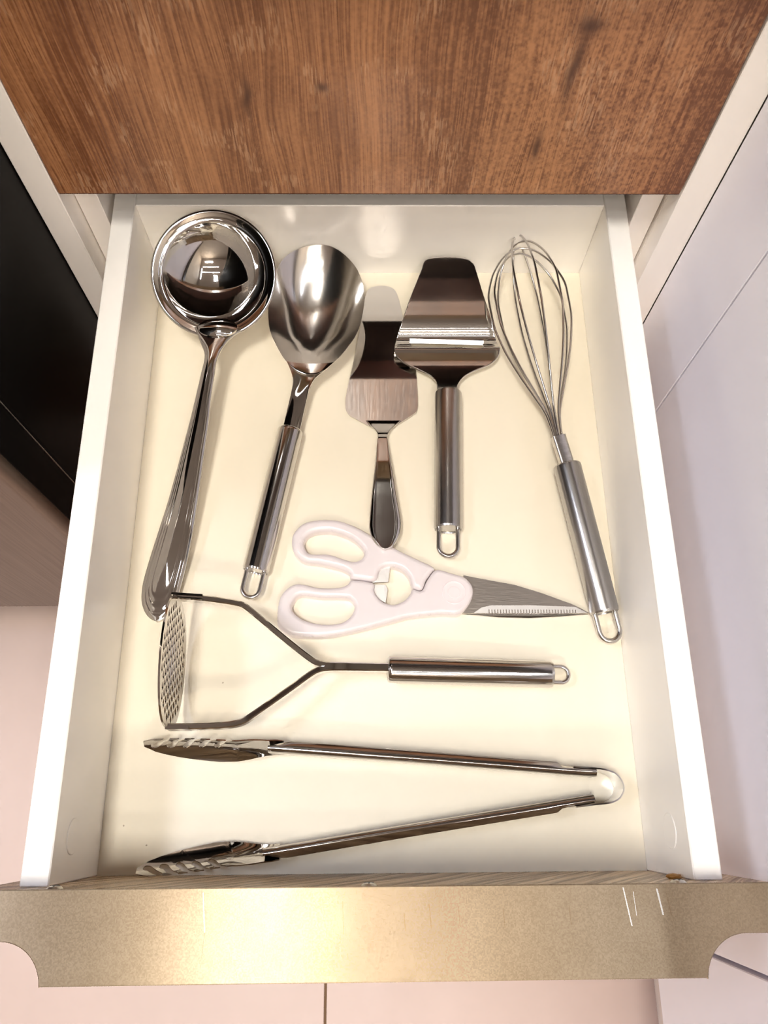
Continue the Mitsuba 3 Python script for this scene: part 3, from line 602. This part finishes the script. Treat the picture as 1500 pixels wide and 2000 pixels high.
# ---------------------------------------------------------------- tongs
tg = thing('serving_tongs', 'long spring steel tongs lying open by the drawer front', 'tongs')
HZ = 11.0                                        # half height of the arms
def channel(sg, f):
    """Cross-section of an arm: a web rounded into two flanges that point outwards (sg is the outer side)."""
    o = [(0, -7.0), (0.3, -8.6), (1.1, -10.0), (2.2, -10.8), (3.2, -HZ), (4.2, -10.8), (f * 0.82, -9.9), (f, -8.6)]
    i = [(f - 0.7, -8.0), (f * 0.78, -9.0), (4.0, -9.9), (3.2, -10.1), (2.5, -9.9), (1.7, -9.3), (1.15, -8.3), (0.9, -7.0)]
    pts = o + i + [(x, -z) for x, z in i[::-1]] + [(x, -z) for x, z in o[::-1]]
    return np.array([(sg * x, z) for x, z in pts])
level = lambda P, z=HZ + 0.6: np.array([(x, y, z) for x, y, _ in P])
for P, sg in (([(144.5, 57.1, 22.0), (122.8, 58.7, 22.0), (23.8, 66.8, 22.0), (-68.4, 73.9, 22.0)], -1.0), ([(141.4, 46.4, 22.0), (121.4, 43.6, 22.0), (23.1, 29.8, 22.0), (-69.1, 16.3, 22.0)], 1.0)):
    n = 60; path = resample(level(P), n)
    fl = np.interp(np.arange(n) / (n - 1.0), [0, 0.10, 0.115, 0.94, 1], [5.2, 5.2, 7.4, 7.8, 4.0])
    sec = np.stack([channel(-sg, f) for f in fl])
    obj('arm', sweep(path, sec, up=(0, 0, 1)), 'steel_tong', tg, smooth=50)
arcp = spline(level([(129.8, 63.3, 22.0), (143.0, 62.3, 22.0), (151.2, 61.1, 22.0), (157.8, 57.9, 22.0), (161.0, 51.0, 22.0), (158.3, 44.8, 22.0), (152.4, 41.5, 22.0), (142.4, 40.3, 22.0), (129.2, 38.9, 22.0)]), 8)
obj('spring', sweep(arcp, np.array([(-0.45, -HZ), (0.45, -HZ), (0.45, HZ), (-0.45, HZ)]), up=(0, 0, 1)), 'steel_mirror', tg, smooth=40)
def claw(base, tipp, sg, roll, hw):
    base, tipp = np.array(base), np.array(tipp); Ln = np.linalg.norm(tipp - base); dx = (tipp - base) / Ln
    zz = np.array([0, 0, 1.0]); outn = np.cross(zz, dx); outn /= np.linalg.norm(outn)
    if outn[1] * sg < 0: outn = -outn
    c, s = math.cos(roll), math.sin(roll)
    wv, nv = c * zz - s * outn, c * outn + s * zz
    outl = [(-9, -7.0), (2, -7.6), (14, -hw * 0.93), (24, -hw)] + [(Ln * t, -hw * math.sqrt(max(1 - ((t - 0.35) / 0.66) ** 2, 0)) - 0.6) for t in np.linspace(0.4, 1.0, 8)]
    poly = Polygon(outl + [(x, -y) for x, y in outl[::-1]]).buffer(0)
    cut = []
    for k in range(5):
        x = Ln * (0.36 + 0.125 * k)
        for q in (1,):
            e = (hw + 0.4) * math.sqrt(max(1 - (((x / Ln) - 0.35) / 0.66) ** 2, 0))
            cut.append(LineString([(x - 5.5, q * (e + 4)), (x - 4.0, q * (e - 1)), (x + 0.0, q * (e - 4.5)), (x + 3.5, q * max(e - 10.0, -1.0)), (x + 5.5, q * max(e - 11.5, -1.5))]).buffer(1.9, 4))
    poly = poly.difference(unary_union(cut))
    if poly.geom_type != 'Polygon': poly = max(poly.geoms, key=lambda g: g.area)
    m = trimesh.creation.extrude_polygon(poly, 0.9)
    vv, ff = trimesh.remesh.subdivide_to_size(m.vertices, m.faces, 3.0, max_iter=12)
    s_, w_, t_ = vv[:, 0], vv[:, 1], vv[:, 2] - 0.45
    dep = 4.2 * np.clip((s_ + 6) / 30, 0, 1) * (1 - (w_ / hw) ** 2) + 1.5 * np.sin(np.clip(s_ / Ln, 0, 1) * math.pi)
    V = base + s_[:, None] * dx + w_[:, None] * wv + (dep + t_ + 1.5 - 5.5 * np.clip((s_ + 4) / 26, 0, 1))[:, None] * nv
    m = trimesh.Trimesh(V, ff, process=True); m.fix_normals()
    lo_ = m.vertices[:, 2].min()
    if lo_ < 0.3: m.vertices[:, 2] += 0.3 - lo_
    return m
obj('claw', claw([(-67.6, 76.5, 13.0)][0], [(-151.2, 80.4, 13.0)][0], 1.0, math.radians(-34), 10.5), 'steel_dark', tg, smooth=40)
obj('claw', claw([(-68.3, 13.9, 13.0)][0], [(-148.5, 3.4, 13.0)][0], -1.0, math.radians(-40), 10.5), 'steel_dark', tg, smooth=40)
